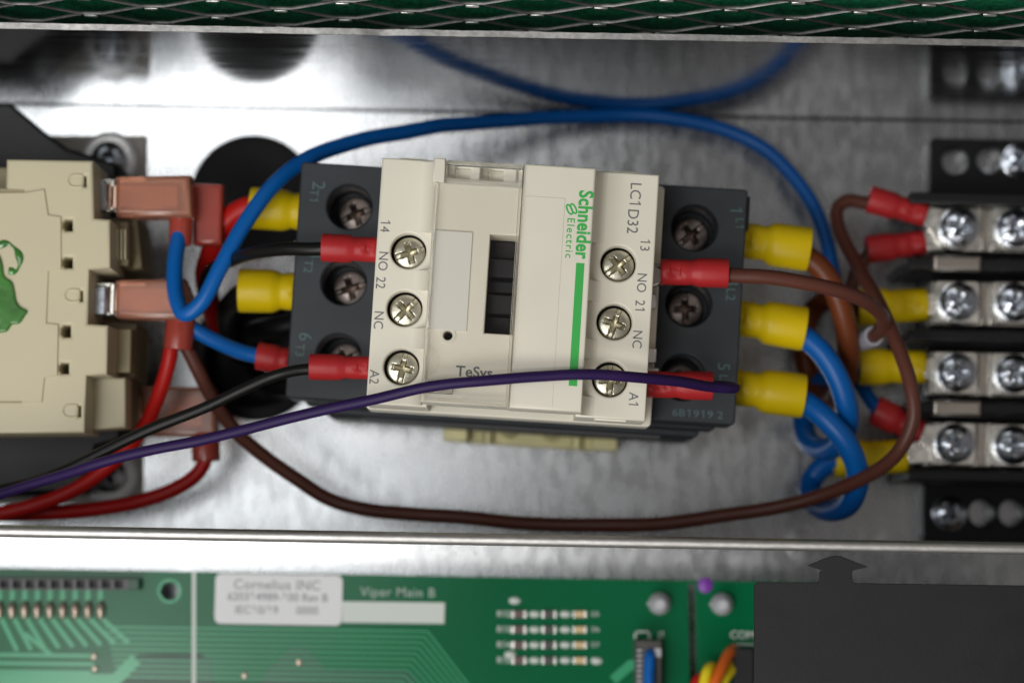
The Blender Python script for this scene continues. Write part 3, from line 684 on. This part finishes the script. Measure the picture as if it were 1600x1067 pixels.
# tab terminals
for y, z in ((306, 52), (468, 52)):
    a, b = (Vector((*rp([(150, y - 26)], z)[0], 0)), Vector((*rp([(196, y + 26)], z)[0], 0)))
    slab('blade_tab', [rect(a.x, b.y, b.x + 4, a.y)], z - .5, z + .5, M_TIN, rel, .15)
    c = rp([(156, y)], z)[0]
    slab('blade_clip', [rrect(c[0] - 1.0, c[1] - 3.4, c[0] + 1.6, c[1] + 2.6, .6)], z + .55, z + 2.4, M_ZINC, rel, .4)
    slab('blade_stop', [rrect(c[0] + 2.1, c[1] - 3.2, c[0] + 3.2, c[1] + 3.2, .4)], z + .55, z + 1.6, M_TIN, rel, .3)
for px, py in ((170, 250), (170, 742)):
    q = P(px, py, 3) - RO
    lathe('mounting_washer', [(3.0, 1.45), (6.3, 1.45), (6.3, 2.2), (5.2, 2.6), (3.0, 2.6)], M_WASH, rel, 40, (q.x, q.y, 0))
    screw_head('mounting_screw', 3.8, M_ZINC, rel, (q.x + .2, q.y, 5.2), .5, 1.2, .55, .16, 0, 1.0, 2.3)

# red wires and the flag terminals pushed onto the relay
def flag(w_, b_, pts, z0, z1, barrel, m=M_FLAG, core=True):
    o = under(slab('flag_terminal', [px_poly(pts, (z0 + z1) / 2)], z0, z1, m, w_, 1.0, 4), b_)
    if core:
        xs = [p[0] for p in pts]; ys = [p[1] for p in pts]
        under(slab('terminal_blade', [px_poly([(min(xs) - 14, min(ys) + 12), (max(xs) - 20, min(ys) + 12), (max(xs) - 20, max(ys) - 12), (min(xs) - 14, max(ys) - 12)], (z0 + z1) / 2)], z0 + 1.5, z1 - 1.4, M_COPPER, w_, .5), b_)
    if barrel:
        a, c, r = barrel; under(hollow('terminal_barrel', P(*a), P(*c), [(0, r * .9), (.1, r), (.9, r), (1, r * .97)], M_FLAGD, w_, 1.0, .72), b_)
flag(w1, b1, [(184, 279), (300, 277), (303, 342), (184, 341)], 48.5, 55, ((283, 336, 50.5), (282, 384, 50.5), 2.3))
under(slab('flag_guard', [px_poly([(303, 288), (350, 290), (348, 384), (303, 384)], 45)], 43, 47, M_FLAGD, w1, .8, 3), b1)
flag(w7, b7, [(184, 440), (290, 437), (304, 470), (302, 502), (184, 499)], 48, 54.5, ((283, 498, 50), (278, 546, 50), 2.9))
w15, b15 = wire('red wire leaving the middle flag terminal down to the left', [(271, 515, 48), (266, 556, 48), (252, 606, 46), (234, 650, 43), (206, 692, 40), (165, 733, 38), (110, 768, 36), (50, 792, 35), (-20, 806, 34), (-80, 812, 34)], 1.5, M_REDW)
w16, b16 = wire('red wire bending from the lowest flag terminal along the partition', [(322, 690, 27), (321, 716, 27), (306, 742, 27), (275, 763, 27), (220, 782, 27), (160, 794, 28), (90, 801, 29), (20, 803, 29), (-60, 801, 29)], 1.5, M_REDW)
flag(w16, b16, [(222, 604, ), (338, 606), (341, 684), (224, 682)], 23, 29, ((321, 676, 27), (322, 720, 27), 2.9))

# ================================================================ CIRCUIT BOARD
ZB = 15.6
BO = P(600, 980, ZB); BO.z = 0
pcb = thing('circuit_board', 'green circuit board with white sticker below the partition', 'circuit board', BO)
def bp(l, z=ZB): return [((P(x, y, z) - BO).x, (P(x, y, z) - BO).y) for x, y in l]
def bxy(x, y, z=ZB): q = P(x, y, z) - BO; return q.x, q.y
yt = bp([(600, 898)])[0][1]
hx, hy = bxy(265, 923)
sl = bp([(1075, 912), (1086, 912), (1089, 1080), (1078, 1080)])
slab('board', [rect(-95, -40, 95, yt), circ(hx, hy, 1.95, 32), sl], 14, ZB, M_PCB, pcb, .1)
lathe('hole_annulus', [(1.96, ZB + .02), (2.5, ZB + .02), (2.5, ZB + .08), (1.96, ZB + .08)], M_TRACE, pcb, 32, (hx, hy, 0))
for x in (-80, 0, 78):
    lathe('standoff', [(0, .02), (2.6, .02), (2.6, 13.9), (0, 13.9)], M_POST, pcb, 20, (x, -34, 0))
def strip(name, x0, y0, x1, y1, z0, z1, m, bevel=.05): 
    return slab(name, [bp([(x0, y0), (x1, y0), (x1, y1), (x0, y1)])], z0, z1, m, pcb, bevel)
# copper runs under the mask: one joined part
bm = bmesh.new(); lift = [0.0]
def run(pts, wd):
    q = [Vector((*bxy(*p_), ZB)) for p_ in pts]
    for a, b in zip(q, q[1:]):
        t = (b - a).normalized(); n_ = Vector((-t.y, t.x, 0)) * wd / 2; a2, b2 = a - t * wd * .2, b + t * wd * .2
        vs_ = [bm.verts.new(v) for v in (a2 - n_, b2 - n_, b2 + n_, a2 + n_)]; up = [bm.verts.new(v.co + Vector((0, 0, .06 + lift[0]))) for v in vs_]
        bm.faces.new(up); lift[0] += .0009
        for k in range(4): bm.faces.new((vs_[k], vs_[(k+1) % 4], up[(k+1) % 4], up[k]))
for i in range(10):
    y = 981 + i * 8.6
    run([(165 + i * 2, y - 2), (668 - i * 4.4, y + 5), (735 - i * 2.5, y + 92)], .34)
for i in range(9):
    x = 166 - i * 19.7
    run([(x - 6, 966), (x + 34 - i * 2, 1003 + i * 1.5)], .9)
for i in range(9):
    run([(157 - i * 19.7, 920), (157 - i * 19.7, 945)], 1.0)
for i in range(4):
    run([(-30, 1022 + i * 13), (150 - i * 4, 1024 + i * 13)], .8)
run([(40, 990), (80, 1022)], .9); run([(960, 1060), (985, 1038), (1010, 1036)], 2.0); run([(-20, 1062), (180, 1062), (210, 1032)], 2.6)
o = finish('copper_runs', bm, M_TRACE, pcb, False, 0); o['kind'] = 'stuff'
slab('copper_pour', [bp([(215, 1022), (310, 1020), (330, 1030), (335, 1080), (170, 1080), (180, 1060)])], ZB, ZB + .07, M_PADD, pcb, .03)
slab('copper_pour', [bp([(420, 1042), (455, 1012), (480, 1012), (510, 1046), (640, 1048), (660, 1085), (400, 1085)])], ZB, ZB + .045, M_PADD, pcb, .02)
strip('silkscreen_line', 300, 890, 306, 1080, ZB + .06, ZB + .1, M_SILK, 0)
for x, y in ((147, 1025), (148, 1044), (467, 1034), (382, 1055)):
    q = bxy(x, y); lathe('via', [(.75, ZB + .02), (.6, ZB + .25), (.3, ZB + .35), (0, ZB + .37)], M_JOINT, pcb, 20, (*q, 0))
for i in range(10):                                           # soldered pins of the header
    q = bxy(158 - i * 19.8, 952)
    bm = bmesh.new(); sweep(bm, [Vector((q[0], q[1] + 1.7, ZB + .1)), Vector((q[0], q[1] + 1, ZB + .7)), Vector((q[0], q[1], ZB + 1.0)), Vector((q[0], q[1] - 1.2, ZB + .6)), Vector((q[0], q[1] - 1.9, ZB + .1))], [.35, .75, .95, .85, .3], 12)
    finish('solder_joint', bm, M_JOINT, pcb, True, 0)
hd = [bp([(-40, 903), (217, 904), (217, 921), (-40, 921)], 18)]
for i in range(12): hd.append(bp([(180.5 - i * 19.8, 906), (193 - i * 19.8, 906), (193 - i * 19.8, 918), (180.5 - i * 19.8, 918)], 18))
slab('header_socket', hd, ZB, 19, M_HEAD, pcb, .1)
slab('socket_floor', [bp([(-38, 904.5), (200, 905), (200, 919.5), (-38, 919.5)], 17)], ZB + .05, 17.2, M_BLACK, pcb, 0)
slab('header_end', [bp([(200, 905), (217, 905), (217, 920), (200, 920)], 19)], 19, 19.2, M_PADD, pcb, .05)
# sticker
a, b = bxy(337, 895), bxy(534, 977)
st = slab('sticker', [rrect(a[0], b[1], b[0], a[1], 1.3)], ZB + .06, ZB + .22, M_STICK, pcb, .04)
for t_, x, y, sz, sp in (('Cornelius INC', 433, 914, 2.9, 1.05), ('620314989-100 Rev B', 434, 933, 2.35, .98), ('IEC10/19', 401, 953, 2.35, 1), ('0000', 480, 954, 2.35, 1)):
    q = bxy(x, y); text('lettering', t_, sz, M_INK, st, (*q, ZB + .25), 0, 0.02, 1.0, space=sp)
slab('white_block', [bp([(535, 939), (695, 941), (694, 974), (535, 972)])], ZB + .06, ZB + .12, M_SILK, pcb, 0)
q = bxy(596, 925); text('lettering', 'Viper Main B', 2.7, M_SILKD, pcb, (q[0] + 3.4, q[1], ZB + .1), 0, .03, 1.0, space=1.1)
# rows of small parts
for r_ in range(4):
    y = 959 + r_ * 24
    for x, w_, h_, m_, nm in ((811, 18, 11, M_CHIP, 'chip_resistor'), (858, 18, 11, M_CHIP2, 'chip_resistor'), (906, 17, 10, M_LED, 'chip_led')):
        pa = slab(nm, [bp([(x - w_ / 2, y - h_ / 2), (x + w_ / 2, y - h_ / 2), (x + w_ / 2, y + h_ / 2), (x - w_ / 2, y + h_ / 2)])], ZB + .1, ZB + .7, m_, pcb, .1)
        for sx_ in (-1, 1): slab('end_cap', [bp([(x + sx_ * w_ * .52 - 2.5, y - h_ * .55), (x + sx_ * w_ * .52 + 2.5, y - h_ * .55), (x + sx_ * w_ * .52 + 2.5, y + h_ * .55), (x + sx_ * w_ * .52 - 2.5, y + h_ * .55)])], ZB + .05, ZB + .76, M_SOLDER, pa, .15)
    for x in (835, 883):
        q = bxy(x, y); o = lathe('solder_pad', [(1.15, ZB + .03), (.9, ZB + .3), (.5, ZB + .42), (0, ZB + .45)], M_SILK, pcb, 20, (*q, 0)); o.scale = (1, .62, 1)
    q = bxy(787, y); text('lettering', 'R%d' % (12 + r_), 1.7, M_SILK, pcb, (*q, ZB + .1), 0, .03)
    q = bxy(930, y); text('lettering', 'D%d' % (5 + r_), 1.4, M_SILK, pcb, (*q, ZB + .1), 0, .0)
for x, y in ((804, 938), (932, 1032), (797, 1022)):
    q = bxy(x, y); o = lathe('solder_pad', [(1.2, ZB + .03), (.9, ZB + .3), (.5, ZB + .42), (0, ZB + .45)], M_SILK, pcb, 20, (*q, 0)); o.scale = (1, .62, 1)
for x, y in ((1032, 943), (1130, 944)):
    q = bxy(x, y, 20); lathe('support_post', [(2.3, ZB), (2.3, ZB + 2.2), (1.8, ZB + 3.2), (1.6, ZB + 4.6), (.9, ZB + 5.4), (0, ZB + 5.5)], M_POST, pcb, 24, (*q, 0))
    box('post_barb', (q[0] - 2.7, q[1] - .35, ZB + 1.2), (q[0] - 1.4, q[1] + .35, ZB + 2.2), M_POST, pcb, .3)
q = bxy(1102, 914); lathe('ink_dot', [(1.65, ZB + .02), (1.5, ZB + .35), (.9, ZB + .6), (0, ZB + .68)], M_DOT, pcb, 28, (*q, 0))
for x0, y0, x1, y1 in ((991, 985, 1016, 988), (991, 985, 994, 1010), (1013, 985, 1016, 1000), (1140, 1005, 1182, 1007.5), (1140, 1005, 1142.5, 1014)):
    strip('silkscreen_line', x0, y0, x1, y1, ZB + .03, ZB + .08, M_SILK, 0)
q = bxy(1160, 992); text('lettering', 'COM', 2.3, M_SILK, pcb, (*q, ZB + .06), 0, .03)
q = bxy(1034, 991); text('lettering', 'J1', 1.7, M_SILK, pcb, (*q, ZB + .06), 0, .03)
# two plug connectors at the lower edge
pl = slab('plug_housing', [bp([(993, 1000), (1034, 1000), (1034, 1090), (993, 1090)], 22)], ZB, 22, M_CHIP2, pcb, .3)
for i in range(8): slab('housing_rib', [bp([(995, 1014 + i * 8), (1003, 1014 + i * 8), (1003, 1017 + i * 8), (995, 1017 + i * 8)], 22.2)], 22.02, 22.5, M_POST, pl, .05)
slab('housing_key', [bp([(1022, 1012), (1033, 1012), (1033, 1026), (1022, 1026)], 22.2)], 22.02, 22.6, M_POST, pl, .1)
slab('plug_housing', [bp([(1146, 1012), (1178, 1012), (1178, 1090), (1146, 1090)], 20)], ZB, 20, M_BLACK, pcb, .3)
wire('blue ribbon lead in the black plug at the bottom edge', [(1016, 1018, 20), (1016, 1026, 23.5), (1014, 1050, 25), (1013, 1072, 26), (1012, 1100, 27)], 1.15, M_BLUE)
wire('orange lead at the bottom edge beside the black sheet', [(1146, 1014, 17), (1138, 1022, 21), (1126, 1045, 25), (1116, 1068, 27), (1108, 1100, 28)], 1.15, M_ORG)
wire('yellow lead at the bottom edge beside the orange one', [(1118, 1050, 17), (1112, 1042, 23), (1105, 1048, 26), (1100, 1070, 27), (1098, 1100, 27)], 1.15, M_YELW)
wire('red lead at the bottom edge left of the yellow one', [(1108, 1068, 17), (1098, 1058, 21), (1090, 1064, 23), (1084, 1080, 24), (1080, 1105, 24)], 1.2, M_REDW)
wire('second yellow lead tucked behind the orange one', [(1150, 1036, 17), (1140, 1050, 20), (1130, 1066, 22), (1124, 1100, 22)], 1.1, M_YELW)

# ================================================================ BLACK SHEET WITH ARROW TAB
tab = [(1184, 909), (1277, 909.5), (1280, 906), (1281, 893), (1284, 891), (1262, 883), (1288, 872), (1302, 868), (1313, 868), (1330, 875), (1356, 885), (1332, 891), (1331, 897), (1331, 906), (1335, 910.5), (1800, 917), (1800, 1180), (1178, 1180), (1178, 914)]
o = slab('insulating_sheet', [px_poly(tab, 77.5)], 77.1, 77.9, M_PANEL, bevel=.12)
tag(o, 'black fibre sheet with arrow shaped tab at the lower right', 'sheet')
